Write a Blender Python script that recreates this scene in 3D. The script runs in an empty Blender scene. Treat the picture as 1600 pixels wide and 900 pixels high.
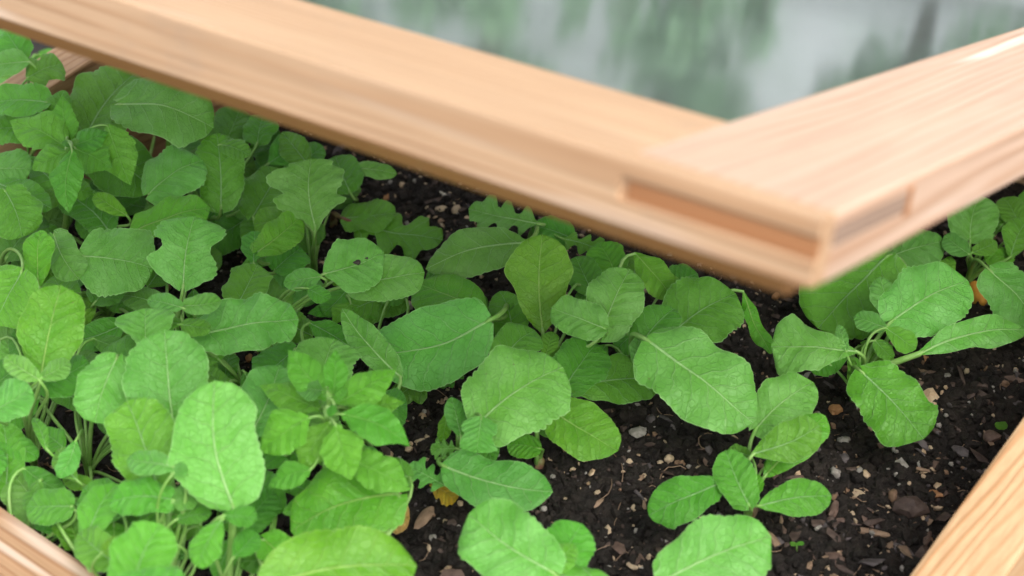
import bpy, bmesh, math, random
import numpy as np
from mathutils import Vector, Matrix
scene = bpy.context.scene
COL = scene.collection
random.seed(7); RNG = np.random.default_rng(11)

# ------------------------------------------------------------------ camera
F_PX = 2565.2; PITCH = 0.6112; DIST = 1.5
CAM = Vector((0, -DIST*math.cos(PITCH), DIST*math.sin(PITCH)))
cd = bpy.data.cameras.new('camera'); cam = bpy.data.objects.new('camera', cd); COL.objects.link(cam)
cam.location = CAM; cam.rotation_euler = (math.pi/2-PITCH, 0, 0)
cd.sensor_width = 36; cd.lens = 36*F_PX/1600; cd.clip_start = .02; cd.clip_end = 500
cd.dof.use_dof = True; cd.dof.focus_distance = 1.36; cd.dof.aperture_fstop = 5.0; cd.dof.aperture_blades = 9
scene.camera = cam
# ------------------------------------------------------------------ light
SUN_AZ = math.radians(148); SUN_EL = math.radians(54)
w = bpy.data.worlds.new('World'); scene.world = w; w.use_nodes = True
nt = w.node_tree; bg = nt.nodes['Background']; bg.inputs[1].default_value = .15
sky = nt.nodes.new('ShaderNodeTexSky'); sky.sky_type = 'NISHITA'; sky.sun_disc = False
sky.sun_elevation = SUN_EL; sky.sun_rotation = SUN_AZ; sky.dust_density = 4.0; sky.air_density = 1.0; sky.ozone_density = .6
hs = nt.nodes.new('ShaderNodeHueSaturation'); hs.inputs['Saturation'].default_value = .3      # thin overcast
nt.links.new(sky.outputs[0], hs.inputs['Color']); nt.links.new(hs.outputs[0], bg.inputs[0])
sl = bpy.data.lights.new('sun', 'SUN'); sl.energy = .88; sl.angle = math.radians(85); sl.color = (1, .96, .90)
so = bpy.data.objects.new('sun', sl); COL.objects.link(so)
sd = Vector((math.sin(SUN_AZ)*math.cos(SUN_EL), math.cos(SUN_AZ)*math.cos(SUN_EL), math.sin(SUN_EL)))
so.rotation_euler = sd.to_track_quat('Z', 'Y').to_euler()
scene.view_settings.view_transform = 'Standard'; scene.view_settings.look = 'None'
scene.view_settings.exposure = 1.18; scene.view_settings.gamma = 1; scene.view_settings.use_curve_mapping = False
scene.cycles.max_bounces = 8; scene.cycles.transparent_max_bounces = 12

# ------------------------------------------------------------------ helpers
FWD = Vector((0, math.cos(PITCH), -math.sin(PITCH))); RIGHT = Vector((1, 0, 0)); UP = Vector((0, math.sin(PITCH), math.cos(PITCH)))
def ray(px, py): return FWD + RIGHT*((px-800)/F_PX) - UP*((py-450)/F_PX)
def at(px, py, z=0.0):
    d = ray(px, py); return CAM + d*((z-CAM.z)/d.z)
def on_plane(px, py, P, n):
    d = ray(px, py); return CAM + d*((P-CAM).dot(n)/d.dot(n))

def tag(o, label=None, cat=None, group=None, kind=None):
    if label: o['label'] = label
    if cat: o['category'] = cat
    if group: o['group'] = group
    if kind: o['kind'] = kind
    return o
def empty(name, loc):
    o = bpy.data.objects.new(name, None); o.location = loc; o.empty_display_size = .02; COL.objects.link(o); return o
def link(name, verts, faces, mat, parent=None, origin=None, smooth=True, uvs=None, uv2=None, M=None):
    """one mesh object; verts in world space, stored about its own origin"""
    me = bpy.data.meshes.new(name)
    V = np.asarray([tuple(v) for v in verts] if not isinstance(verts, np.ndarray) else verts, dtype=float)
    if M is not None:
        me.from_pydata(V.tolist(), [], faces)
    else:
        if origin is None: origin = V.mean(axis=0)
        origin = Vector(origin)
        me.from_pydata((V-np.array(origin)).tolist(), [], faces)
    me.update()
    if smooth: me.shade_smooth()
    for nm, uv in (('UVMap', uvs), ('edge', uv2)):
        if uv is None: continue
        L = me.uv_layers.new(name=nm); idx = np.zeros(len(me.loops), dtype=np.int32); me.loops.foreach_get('vertex_index', idx)
        L.data.foreach_set('uv', np.asarray(uv, dtype=np.float32)[idx].ravel())
    me.materials.append(mat)
    o = bpy.data.objects.new(name, me); COL.objects.link(o)
    if parent is not None: o.parent = parent
    if M is not None: o.matrix_basis = (parent.matrix_basis.inverted() @ M) if parent is not None else M
    else:
        off = Vector((0, 0, 0)); p = parent
        while p is not None: off += p.location; p = p.parent
        o.location = origin - off
    return o

# ------------------------------------------------------------------ node helpers
def newmat(name):
    m = bpy.data.materials.new(name); m.use_nodes = True; t = m.node_tree
    return m, t, t.nodes['Principled BSDF'], t.nodes['Material Output']
class NB:
    def __init__(s, t): s.t = t
    def n(s, ty, **k):
        x = s.t.nodes.new(ty)
        for a, b in k.items(): setattr(x, a, b)
        return x
    def put(s, sock, v):
        if hasattr(v, 'is_output') or isinstance(v, bpy.types.NodeSocket): s.t.links.new(v, sock)
        elif v is not None: sock.default_value = v
    def m(s, op, a, b=None, c=None, clamp=False):
        x = s.n('ShaderNodeMath', operation=op, use_clamp=clamp); s.put(x.inputs[0], a)
        if b is not None: s.put(x.inputs[1], b)
        if c is not None: s.put(x.inputs[2], c)
        return x.outputs[0]
    def mr(s, v, a, b, c=0., d=1.):
        x = s.n('ShaderNodeMapRange', interpolation_type='SMOOTHSTEP'); s.put(x.inputs[0], v)
        for i, q in enumerate((a, b, c, d)): x.inputs[i+1].default_value = q
        return x.outputs[0]
    def mix(s, f, a, b):
        x = s.n('ShaderNodeMix', data_type='RGBA'); s.put(x.inputs[0], f)
        for i, q in ((6, a), (7, b)):
            s.put(x.inputs[i], (*q, 1) if isinstance(q, tuple) and len(q) == 3 else q)
        return x.outputs[2]
    def noise(s, vec, sc, det=3, rough=.5, dist=0):
        x = s.n('ShaderNodeTexNoise'); s.put(x.inputs['Vector'], vec); x.inputs['Scale'].default_value = sc
        x.inputs['Detail'].default_value = det; x.inputs['Roughness'].default_value = rough; x.inputs['Distortion'].default_value = dist
        return x.outputs[0]
    def mapping(s, vec, sc=(1, 1, 1), loc=(0, 0, 0)):
        x = s.n('ShaderNodeMapping'); s.put(x.inputs[0], vec); x.inputs['Scale'].default_value = sc; s.put(x.inputs['Location'], loc); return x.outputs[0]
    def bump(s, h, st, d, normal=None):
        x = s.n('ShaderNodeBump'); s.put(x.inputs['Height'], h); x.inputs['Strength'].default_value = st; x.inputs['Distance'].default_value = d
        if normal is not None: s.put(x.inputs['Normal'], normal)
        return x.outputs[0]

def leaf_mat(name, col, col2, vein, coarse=6.0, sheen=.25):
    m, t, P, out = newmat(name); b = NB(t)
    uv = b.n('ShaderNodeUVMap', uv_map='UVMap').outputs[0]
    ed = b.n('ShaderNodeUVMap', uv_map='edge').outputs[0]
    sx = b.n('ShaderNodeSeparateXYZ'); b.put(sx.inputs[0], uv); x, y = sx.outputs[0], sx.outputs[1]
    se = b.n('ShaderNodeSeparateXYZ'); b.put(se.inputs[0], ed); u, v = se.outputs[0], se.outputs[1]
    oi = b.n('ShaderNodeObjectInfo').outputs['Random']
    seedv = b.n('ShaderNodeCombineXYZ'); b.put(seedv.inputs[0], b.m('MULTIPLY', oi, 37.)); b.put(seedv.inputs[1], b.m('MULTIPLY', oi, 91.)); 
    add = b.n('ShaderNodeVectorMath', operation='ADD'); b.put(add.inputs[0], uv); b.put(add.inputs[1], seedv.outputs[0]); uvs = add.outputs[0]
    ay = b.m('ABSOLUTE', y)
    side = b.m('MULTIPLY', b.m('SIGN', y), .5)
    nw = b.noise(uvs, 4.5, 2)
    # side veins leave the midrib forwards and arch
    ph = b.m('SUBTRACT', x, b.m('MULTIPLY', b.m('POWER', ay, .85), .62))
    ph = b.m('ADD', ph, b.m('MULTIPLY', b.m('SUBTRACT', nw, .5), .16))
    ph = b.m('ADD', b.m('MULTIPLY', ph, coarse), b.m('MULTIPLY', side, .7))
    fr = b.m('ABSOLUTE', b.m('SUBTRACT', b.m('FRACT', ph), .5))   # .5 on a vein
    veinside = b.mr(fr, .455, .495)
    fade = b.mr(ay, .0, .42, 1.0, .25)
    veinside = b.m('MULTIPLY', veinside, fade)
    midw = b.m('SUBTRACT', .014, b.m('MULTIPLY', x, .011))
    mid = b.m('SUBTRACT', 1., b.m('DIVIDE', ay, midw), clamp=True)
    mid = b.mr(mid, .0, .5)
    vo = b.n('ShaderNodeTexVoronoi', feature='DISTANCE_TO_EDGE'); b.put(vo.inputs['Vector'], uvs); vo.inputs['Scale'].default_value = 17.
    ret = b.mr(vo.outputs['Distance'], .0, .10, 1., 0.)
    vo2 = b.n('ShaderNodeTexVoronoi', feature='DISTANCE_TO_EDGE'); b.put(vo2.inputs['Vector'], uvs); vo2.inputs['Scale'].default_value = 42.
    ret2 = b.mr(vo2.outputs['Distance'], .0, .14, 1., 0.)
    blot = b.noise(uvs, 3.2, 4, .6)
    c = b.mix(b.mr(blot, .3, .7), col, col2)
    yz = b.m('MULTIPLY', b.mr(b.m('ADD', ay, b.m('MULTIPLY', b.noise(uvs, 2.6, 3), .35)), .12, .34, 1., 0.), .5)
    c = b.mix(yz, c, (col[0]*.8, col[1]*.95, col[2]*.25))  # yellower near the midrib: missing sheen on tilted surfaces, painted into the colour
    # plant-to-plant difference
    hsv = b.n('ShaderNodeHueSaturation'); b.put(hsv.inputs['Color'], c)
    b.put(hsv.inputs['Hue'], b.m('ADD', .478, b.m('MULTIPLY', oi, .024))); b.put(hsv.inputs['Value'], b.m('ADD', .86, b.m('MULTIPLY', b.m('FRACT', b.m('MULTIPLY', oi, 7.3)), .3)))
    c = hsv.outputs[0]
    dk = b.mix(.5, c, tuple(q*.35 for q in col)); c = b.mix(b.m('MULTIPLY', ret, .32), c, dk)
    c = b.mix(b.m('MULTIPLY', ret2, .10), c, dk)
    c = b.mix(b.m('MULTIPLY', b.mr(fr, .40, .46), .20), c, dk); c = b.mix(b.m('MULTIPLY', veinside, .30), c, vein)
    c = b.mix(b.m('MULTIPLY', mid, .62), c, vein)
    rim = b.mr(b.m('ABSOLUTE', v), .965, 1.0)
    c = b.mix(b.m('MULTIPLY', rim, .45), c, vein)
    # rare small blemishes
    sp = b.n('ShaderNodeTexVoronoi'); b.put(sp.inputs['Vector'], uvs); sp.inputs['Scale'].default_value = 5.
    spot = b.m('MULTIPLY', b.mr(sp.outputs['Distance'], .035, .06, 1., 0.), b.m('GREATER_THAN', b.noise(uvs, 1.3, 0), .56))
    c = b.mix(b.m('MULTIPLY', spot, .55), c, (.16, .16, .05))
    sq = b.n('ShaderNodeTexVoronoi'); b.put(sq.inputs['Vector'], uvs); sq.inputs['Scale'].default_value = 24.
    splash = b.m('MULTIPLY', b.mr(sq.outputs['Distance'], .07, .13, 1., 0.), b.m('GREATER_THAN', b.noise(uvs, 2.6, 1), .60))
    c = b.mix(b.m('MULTIPLY', splash, .75), c, (.03, .025, .015))
    b.put(P.inputs['Base Color'], c)
    P.inputs['Roughness'].default_value = .42; P.inputs['Specular IOR Level'].default_value = .5
    P.inputs['Sheen Weight'].default_value = sheen; P.inputs['Sheen Roughness'].default_value = .45; P.inputs['Sheen Tint'].default_value = (.8, .95, 1, 1)
    h = b.m('MULTIPLY', b.m('SUBTRACT', .5, fr), .9)                       # quilted between the side veins
    h = b.m('SUBTRACT', h, b.m('MULTIPLY', veinside, .22))
    h = b.m('SUBTRACT', h, b.m('MULTIPLY', ret, .13)); h = b.m('SUBTRACT', h, b.m('MULTIPLY', ret2, .06))
    h = b.m('SUBTRACT', h, b.m('MULTIPLY', mid, .35)); h = b.m('ADD', h, b.m('MULTIPLY', b.noise(uvs, 9, 3), .5))
    N = b.bump(h, .8, .0022)
    b.put(P.inputs['Normal'], N)
    tr = b.n('ShaderNodeBsdfTranslucent'); b.put(tr.inputs[0], b.mix(.55, c, (.32, .62, .04))); b.put(tr.inputs['Normal'], N)
    ms = b.n('ShaderNodeMixShader'); ms.inputs[0].default_value = .24
    t.links.new(P.outputs[0], ms.inputs[1]); t.links.new(tr.outputs[0], ms.inputs[2]); t.links.new(ms.outputs[0], out.inputs[0])
    return m

VE = (.36, .60, .26)
LM = {
 'b': leaf_mat('leaf_bloomed_green', (.088, .355, .034), (.145, .445, .080), (.46, .72, .30), sheen=.08),
 'g': leaf_mat('leaf_mid_green', (.065, .315, .010), (.095, .385, .026), VE, sheen=.12),
 'y': leaf_mat('leaf_yellow_green', (.080, .335, .008), (.118, .40, .016), (.38, .6, .14), sheen=.08),
 'd': leaf_mat('leaf_dark_green', (.045, .22, .010), (.075, .29, .020), (.22, .45, .12), sheen=.08),
 'w': leaf_mat('leaf_weed_green', (.075, .36, .012), (.11, .43, .03), (.25, .55, .10), coarse=5., sheen=.08),
 'Y': leaf_mat('leaf_fading_yellow', (.62, .42, .02), (.55, .48, .03), (.6, .5, .2), sheen=.05),
 'O': leaf_mat('leaf_fading_ochre', (.50, .30, .07), (.62, .38, .12), (.6, .45, .25), sheen=.05),
}
def simple_mat(name, c1, c2, sc=200, rough=.7, bumpd=.0006, spec=.4, det=4):
    m, t, P, out = newmat(name); b = NB(t)
    co = b.n('ShaderNodeTexCoord').outputs['Object']; n = b.noise(co, sc, det, .6)
    b.put(P.inputs['Base Color'], b.mix(b.mr(n, .3, .7), c1, c2)); P.inputs['Roughness'].default_value = rough
    P.inputs['Specular IOR Level'].default_value = spec
    b.put(P.inputs['Normal'], b.bump(b.noise(co, sc*3, 3), .5, bumpd)); return m
STALK = simple_mat('stalk_pale_green', (.16, .36, .06), (.25, .42, .12), 60, .45, .0003)
STALK_RED = simple_mat('stalk_purple_red', (.20, .07, .06), (.26, .22, .08), 40, .45, .0003)
def wood_mat(name, light, dark, seed=0., rings=5.5, wet=0.0, k=.8, rough=.55, streak=.2):
    m, t, P, out = newmat(name); b = NB(t)
    tc = b.n('ShaderNodeTexCoord').outputs['Object']
    p = b.mapping(tc, (1, 1, 1), (seed, seed*.37, seed*.61))
    q = b.mapping(p, (1.5, 19, 19))
    big = b.noise(q, 1.0, 2, .45, .25)
    sp = b.n('ShaderNodeSeparateXYZ'); b.put(sp.inputs[0], p)
    lin = b.m('MULTIPLY', b.m('ADD', sp.outputs[1], b.m('MULTIPLY', sp.outputs[2], .62)), 190*rings)
    ring = b.m('SINE', b.m('ADD', lin, b.m('MULTIPLY', big, 34.)))
    ring = b.mr(ring, -.1, 1.)
    ring = b.m('MULTIPLY', ring, b.mr(b.noise(b.mapping(p, (1.5, 22, 22)), 1., 2, .5), .3, .65, .35, 1.))
    fine = b.noise(b.mapping(p, (7, 260, 260)), 1., 3, .6)
    mott = b.noise(b.mapping(p, (3, 10, 10)), 1., 3, .55)
    c = b.mix(b.m('MULTIPLY', ring, k), light, dark)
    c = b.mix(b.m('MULTIPLY', b.mr(fine, .35, .75), .30), c, tuple(x*.62 for x in dark))
    c = b.mix(b.m('MULTIPLY', b.mr(mott, .45, .8), .35), c, tuple(min(1, x*1.25) for x in light))
    st = b.mr(b.noise(b.mapping(p, (2.2, 48, 48)), 1., 2, .45, .6), .60, .70)
    st = b.m('MULTIPLY', st, b.mr(b.noise(b.mapping(p, (4, 9, 9)), 1., 2), .48, .62))
    c = b.mix(b.m('MULTIPLY', st, streak), c, (.92, .84, .76))
    stain = b.mr(b.noise(p, 16., 5, .65), .58, .75)                  # faint weather staining
    c = b.mix(b.m('MULTIPLY', stain, .28), c, (.34, .25, .18))
    b.put(P.inputs['Base Color'], c); P.inputs['Roughness'].default_value = rough; P.inputs['Specular IOR Level'].default_value = .35
    h = b.m('SUBTRACT', b.m('MULTIPLY', fine, .6), b.m('MULTIPLY', ring, -.5))
    b.put(P.inputs['Normal'], b.bump(h, .55, .0010)); return m
WOOD_LID = wood_mat('lid_larch_wood', (.50, .33, .20), (.33, .16, .068), 3.1, 6, k=.75, streak=.25)
WOOD_SHADE = wood_mat('orange_wood_painted_shade', (.36, .18, .062), (.26, .115, .035), 9.1, 6, k=.55)  # darker orange: shade below the front rail, painted into the wood colour
WOOD_LID_B = wood_mat('lid_larch_wood_streaky', (.53, .37, .27), (.37, .195, .105), 8.4, 4, k=.75, streak=.5)
WOOD_BOX = wood_mat('box_larch_wood', (.53, .345, .19), (.37, .18, .07), 14.2, 3.6, k=.75, streak=.6)
WOOD_BOX_B = wood_mat('box_larch_wood_pink', (.42, .255, .14), (.27, .13, .06), 21.7, 4.2, k=.75, streak=.3)
WOOD_END = wood_mat('end_grain_wood', (.36, .165, .07), (.26, .105, .04), 5.5, 8, k=.6, rough=.75)
WOOD_GREY = wood_mat('grey_end_grain_wood', (.32, .22, .16), (.19, .12, .08), 7.5, 14, k=.8, rough=.8)

# ------------------------------------------------------------------ box geometry (frame of the bed)
YAW = .8948; SLOPE = .181
SC = DIST/1.05
Na = Vector((math.cos(YAW)*math.cos(SLOPE), math.sin(YAW)*math.cos(SLOPE), math.sin(SLOPE)))   # along the sloping side boards
Nb = Vector((-math.sin(YAW), math.cos(YAW), 0))
Nh = Vector((math.cos(YAW), math.sin(YAW), 0))
N0 = Vector((.0441*SC, -.5322*SC, .1*SC))       # inner top near corner
KB = (CAM.z-.060)/(CAM.z-N0.z); N0 = CAM+(N0-CAM)*KB
WB = .5861*SC*KB; LB = .98; TH = .050
def slanted_board(name, base, d_len, length, top_slope, thick_dir, th, mat, parent, zbot=-.06, bev=.003):
    """board with vertical faces; local x along its length so the grain follows it"""
    x = Vector((d_len.x, d_len.y, 0)).normalized(); y = thick_dir.normalized(); z = Vector((0, 0, 1))
    lenh = length
    pts = []
    for yy in (0, th):
        pts += [(0, yy, zbot-base.z), (lenh, yy, zbot-base.z), (lenh, yy, lenh*top_slope), (0, yy, 0)]
    if x.cross(y).z < 0:   # left-handed: mirror through face order only
        pass
    bm = bmesh.new(); vs = [bm.verts.new(p) for p in pts]
    for f in ((0, 1, 2, 3), (7, 6, 5, 4), (0, 4, 5, 1), (1, 5, 6, 2), (2, 6, 7, 3), (3, 7, 4, 0)): bm.faces.new([vs[i] for i in f])
    bmesh.ops.bevel(bm, geom=list(bm.edges), offset=bev, segments=2, profile=.6, affect='EDGES')
    M = Matrix.Identity(4)
    yv = y if x.cross(y).z > 0 else -y
    if x.cross(y).z < 0:
        for v in bm.verts: v.co.y = -v.co.y
    bmesh.ops.recalc_face_normals(bm, faces=bm.faces)
    for i, a in enumerate((x, yv, z)):
        for j in range(3): M[j][i] = a[j]
    M.translation = base
    me = bpy.data.meshes.new(name); bm.to_mesh(me); bm.free(); me.materials.append(mat)
    o = bpy.data.objects.new(name, me); COL.objects.link(o); o.parent = parent
    o.matrix_basis = parent.matrix_basis.inverted() @ M
    return o
box = empty('planter_box', (N0.x, N0.y, 0))
tag(box, 'raised larch wood planting box with sloping side boards holding dark soil', 'planter')
sl_t = math.tan(SLOPE)
# right (near, sloping) board; left-front low board; far-left sloping board; tall back board
slanted_board('side_board', N0 + Vector((0, 0, 0)), Nh, LB, sl_t, -Nb, TH, WOOD_BOX, box)
slanted_board('front_board', N0 + Nb*(-TH), Nb, WB+2*TH, 0, -Nh, TH, WOOD_BOX_B, box)
slanted_board('side_board', N0 + Nb*WB, Nh, LB, sl_t, Nb, TH, WOOD_BOX_B, box)
slanted_board('back_board', N0 + Nh*LB + Vector((0, 0, LB*sl_t)) - Nb*TH, Nb, WB+2*TH, 0, Nh, TH, WOOD_BOX, box)

# ------------------------------------------------------------------ lid
TILT = -.263; DY = .0369; ROLL = -.0451
def Rz(a): return Matrix.Rotation(a, 3, 'Z')
Rl = Rz(YAW+DY) @ Matrix(((math.cos(TILT), 0, -math.sin(TILT)), (0, 1, 0), (math.sin(TILT), 0, math.cos(TILT)))) @ Matrix.Rotation(ROLL, 3, 'X')
LBv = Rl.col[0].normalized(); LAv = Rl.col[1].normalized(); LUp = Rl.col[2].normalized()
C105 = Vector((0, -1.05*math.cos(PITCH), 1.05*math.sin(PITCH)))
L0 = CAM + (Vector((.1309, -.2806, .2322)) - C105)      # outer top corner of the lid
LW = .1008; LT = .0322; LLA = .86; LLB = .93
lid = empty('cold_frame_lid', L0)
tag(lid, 'glazed wooden cold frame lid propped open above the seedlings', 'lid')
def lid_piece(name, u0, u1, v0, v1, c0, c1, mat, along='A', bev=.0016, prof=None):
    """u along LAv, v along LBv, c downwards; grain follows 'along'"""
    bm = bmesh.new()
    if prof:   # extra profile in (v,c), extruded along u
        n = len(prof); a = [bm.verts.new((u0, v, -c)) for v, c in prof]; b_ = [bm.verts.new((u1, v, -c)) for v, c in prof]
        bm.faces.new(a); bm.faces.new(b_[::-1])
        for i in range(n): bm.faces.new((a[i], b_[i], b_[(i+1) % n], a[(i+1) % n]))
    else:
        vs = [bm.verts.new((u, v, -c)) for u in (u0, u1) for v in (v0, v1) for c in (c0, c1)]
        for f in ((0, 1, 3, 2), (4, 6, 7, 5), (0, 4, 5, 1), (2, 3, 7, 6), (0, 2, 6, 4), (1, 5, 7, 3)): bm.faces.new([vs[i] for i in f])
    bmesh.ops.recalc_face_normals(bm, faces=bm.faces)
    if bev: bmesh.ops.bevel(bm, geom=list(bm.edges), offset=bev, segments=2, profile=.6, affect='EDGES')
    # axes: world = L0 + u*LA + v*LB + w*LUp ; local x must be the grain direction
    X, Y = (LAv, LBv)
    for q in bm.verts:
        u, v, z = q.co
        q.co = (u, v, z) if along == 'A' else (v, u, z)
    ax = (LAv, LBv, LUp) if along == 'A' else (LBv, LAv, LUp)
    # keep right-handed by flipping y when needed
    if ax[0].cross(ax[1]).dot(ax[2]) < 0:
        for q in bm.verts: q.co.y = -q.co.y
        ax = (ax[0], -ax[1], ax[2])
    bmesh.ops.recalc_face_normals(bm, faces=bm.faces)
    me = bpy.data.meshes.new(name); bm.to_mesh(me); bm.free(); me.materials.append(mat)
    o = bpy.data.objects.new(name, me); COL.objects.link(o); o.parent = lid
    M = Matrix.Identity(4)
    for i, a in enumerate(ax):
        for j in range(3): M[j][i] = a[j]
    o.matrix_basis = M
    return o
LIP = .013
CH = .010
def lid_cut(name, box_, cuts, mat):
    """a rail with pockets cut from it: grid of cells between all the cut planes, outer faces only"""
    us = sorted({box_[0], box_[1], *[c[0] for c in cuts], *[c[1] for c in cuts]}); vs_ = sorted({box_[2], box_[3], *[c[2] for c in cuts], *[c[3] for c in cuts]}); cs = sorted({box_[4], box_[5], *[c[4] for c in cuts], *[c[5] for c in cuts]})
    us = [x for x in us if box_[0] <= x <= box_[1]]; vs_ = [x for x in vs_ if box_[2] <= x <= box_[3]]; cs = [x for x in cs if box_[4] <= x <= box_[5]]
    def solid(i, j, k):
        if not (0 <= i < len(us)-1 and 0 <= j < len(vs_)-1 and 0 <= k < len(cs)-1): return False
        m_ = ((us[i]+us[i+1])/2, (vs_[j]+vs_[j+1])/2, (cs[k]+cs[k+1])/2)
        return not any(c[0] < m_[0] < c[1] and c[2] < m_[1] < c[3] and c[4] < m_[2] < c[5] for c in cuts)
    bm = bmesh.new(); vc = {}
    def V_(i, j, k):
        if (i, j, k) not in vc: vc[(i, j, k)] = bm.verts.new((us[i], -vs_[j] if FLIP else vs_[j], -cs[k]))
        return vc[(i, j, k)]
    FLIP = LAv.cross(LBv).dot(LUp) < 0
    for i in range(len(us)-1):
        for j in range(len(vs_)-1):
            for k in range(len(cs)-1):
                if not solid(i, j, k): continue
                for d, q in (((-1, 0, 0), ((0, 0, 0), (0, 1, 0), (0, 1, 1), (0, 0, 1))), ((1, 0, 0), ((1, 0, 0), (1, 1, 0), (1, 1, 1), (1, 0, 1))), ((0, -1, 0), ((0, 0, 0), (1, 0, 0), (1, 0, 1), (0, 0, 1))),
                             ((0, 1, 0), ((0, 1, 0), (1, 1, 0), (1, 1, 1), (0, 1, 1))), ((0, 0, -1), ((0, 0, 0), (1, 0, 0), (1, 1, 0), (0, 1, 0))), ((0, 0, 1), ((0, 0, 1), (1, 0, 1), (1, 1, 1), (0, 1, 1)))):
                    if not solid(i+d[0], j+d[1], k+d[2]): bm.faces.new([V_(i+a, j+b2, k+c2) for a, b2, c2 in q])
    bmesh.ops.recalc_face_normals(bm, faces=bm.faces)
    bmesh.ops.bevel(bm, geom=[e for e in bm.edges if len(e.link_faces) == 2 and e.calc_face_angle(0) > .5], offset=.0011, segments=2, profile=.6, affect='EDGES')
    ax = (LAv, -LBv if FLIP else LBv, LUp)
    me = bpy.data.meshes.new(name); bm.to_mesh(me); bm.free(); me.materials.append(mat)
    o = bpy.data.objects.new(name, me); COL.objects.link(o); o.parent = lid
    M = Matrix.Identity(4)
    for i, a in enumerate(ax):
        for j in range(3): M[j][i] = a[j]
    o.matrix_basis = M; return o
PK = .0034
front = lid_cut('front_rail', (0, LLA-LW-.0004, 0, LW, 0, LT), [(-.01, LW, LIP, LW+.01, -.01, LT+.01), (-.01, LW-.001, -.01, PK, LT*.29, LT*.62)], WOOD_LID)
lid_piece('lower_shade_strip', .014, LLA, 0, 0, 0, 0, WOOD_SHADE, 'A', .001, prof=[(.0015, LT+.0002), (LW-.004, LT+.0002), (LW-.004, LT+CH), (.009, LT+CH)])  # added strip; its dark wood colour stands for the rail's shaded lower edge
lid_piece('joint_tenon', .0010, LW-.0045, PK-.0014, PK-.0002, LT*.29+.0016, LT*.62-.0003, WOOD_END, 'A', .0004)
lid_piece('side_rail', 0, LW, LIP+.0003, LLB, 0, LT+.001, WOOD_LID_B, 'B', .002)
lid_piece('joint_finger', -.0005, .012, LIP+.001, LW*.93, LT*.20, LT*.50, WOOD_GREY, 'B', .0004)
lid_piece('joint_gap_plug', -.0007, .010, LW*.93, LW*.99, LT*.14, LT*.60, WOOD_END, 'B', .0004)
lid_piece('side_rail', LLA-LW, LLA, 0, LLB, 0, LT, WOOD_LID_B, 'B', .002)
lid_piece('back_rail', LW+.0004, LLA-LW-.0004, LLB-LW, LLB, 0, LT, WOOD_LID, 'A', .002)
# pane: clear sheet with a thin film of dirt and condensation
m, t, P, out = newmat('misted_pane'); b = NB(t)
co = b.n('ShaderNodeTexCoord').outputs['Object']
gl = b.n('ShaderNodeBsdfGlossy'); gl.inputs[0].default_value = (.97, 1, .99, 1); gl.inputs['Roughness'].default_value = .075
tp = b.n('ShaderNodeBsdfTransparent'); tp.inputs[0].default_value = (.95, .98, .97, 1)
df = b.n('ShaderNodeBsdfDiffuse'); df.inputs[0].default_value = (.50, .60, .58, 1)
f1 = b.n('ShaderNodeFresnel'); f1.inputs[0].default_value = 2.2
mx1 = b.n('ShaderNodeMixShader'); b.put(mx1.inputs[0], b.m('ADD', .12, b.m('MULTIPLY', b.noise(co, 12, 4, .6), .3)))
tl = b.n('ShaderNodeBsdfTranslucent'); tl.inputs[0].default_value = (.92, .96, .95, 1)
mx0 = b.n('ShaderNodeMixShader'); mx0.inputs[0].default_value = .5; t.links.new(df.outputs[0], mx0.inputs[1]); t.links.new(tl.outputs[0], mx0.inputs[2])
t.links.new(tp.outputs[0], mx1.inputs[1]); t.links.new(mx0.outputs[0], mx1.inputs[2])
mx2 = b.n('ShaderNodeMixShader'); b.put(mx2.inputs[0], f1.outputs[0]); t.links.new(mx1.outputs[0], mx2.inputs[1]); t.links.new(gl.outputs[0], mx2.inputs[2])
t.links.new(mx2.outputs[0], out.inputs[0])
lid_piece('glass_pane', LW-.008, LLA-LW+.008, LW-.008, LLB-LW+.008, LT*.25, LT*.25+.004, m, 'A', 0)
# (pane sits in a groove of the rails)

# ------------------------------------------------------------------ soil
def vnoise(x, y, f, seed):
    r = np.random.default_rng(seed); G = r.random((256, 256))
    X = x*f+1000; Y = y*f+1000; xi = np.floor(X).astype(int); yi = np.floor(Y).astype(int); fx = X-xi; fy = Y-yi
    fx = fx*fx*(3-2*fx); fy = fy*fy*(3-2*fy)
    g = lambda a, c: G[a % 256, c % 256]
    return (g(xi, yi)*(1-fx)+g(xi+1, yi)*fx)*(1-fy)+(g(xi, yi+1)*(1-fx)+g(xi+1, yi+1)*fx)*fy
def soil_h(x, y):
    x = np.asarray(x, float); y = np.asarray(y, float)
    h = (vnoise(x, y, 9, 1)-.5)*.012 + (vnoise(x, y, 34, 2)-.5)*.008 + (vnoise(x, y, 90, 3)-.5)*.006 + (vnoise(x, y, 210, 4)-.5)*.0035
    return h-.003
def bed_xy(s, q):  # s along a, q along b
    return N0.x + Nh.x*s + Nb.x*q, N0.y + Nh.y*s + Nb.y*q
n1 = 470
S, Q = np.meshgrid(np.linspace(.001, LB-.001, n1), np.linspace(.001, WB-.001, n1), indexing='ij')
X, Y = bed_xy(S, Q); Z = soil_h(X, Y)
V = np.stack([X.ravel(), Y.ravel(), Z.ravel()], 1)
ii = np.arange(n1*n1).reshape(n1, n1)
Fc = np.stack([ii[:-1, :-1].ravel(), ii[1:, :-1].ravel(), ii[1:, 1:].ravel(), ii[:-1, 1:].ravel()], 1)
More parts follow.
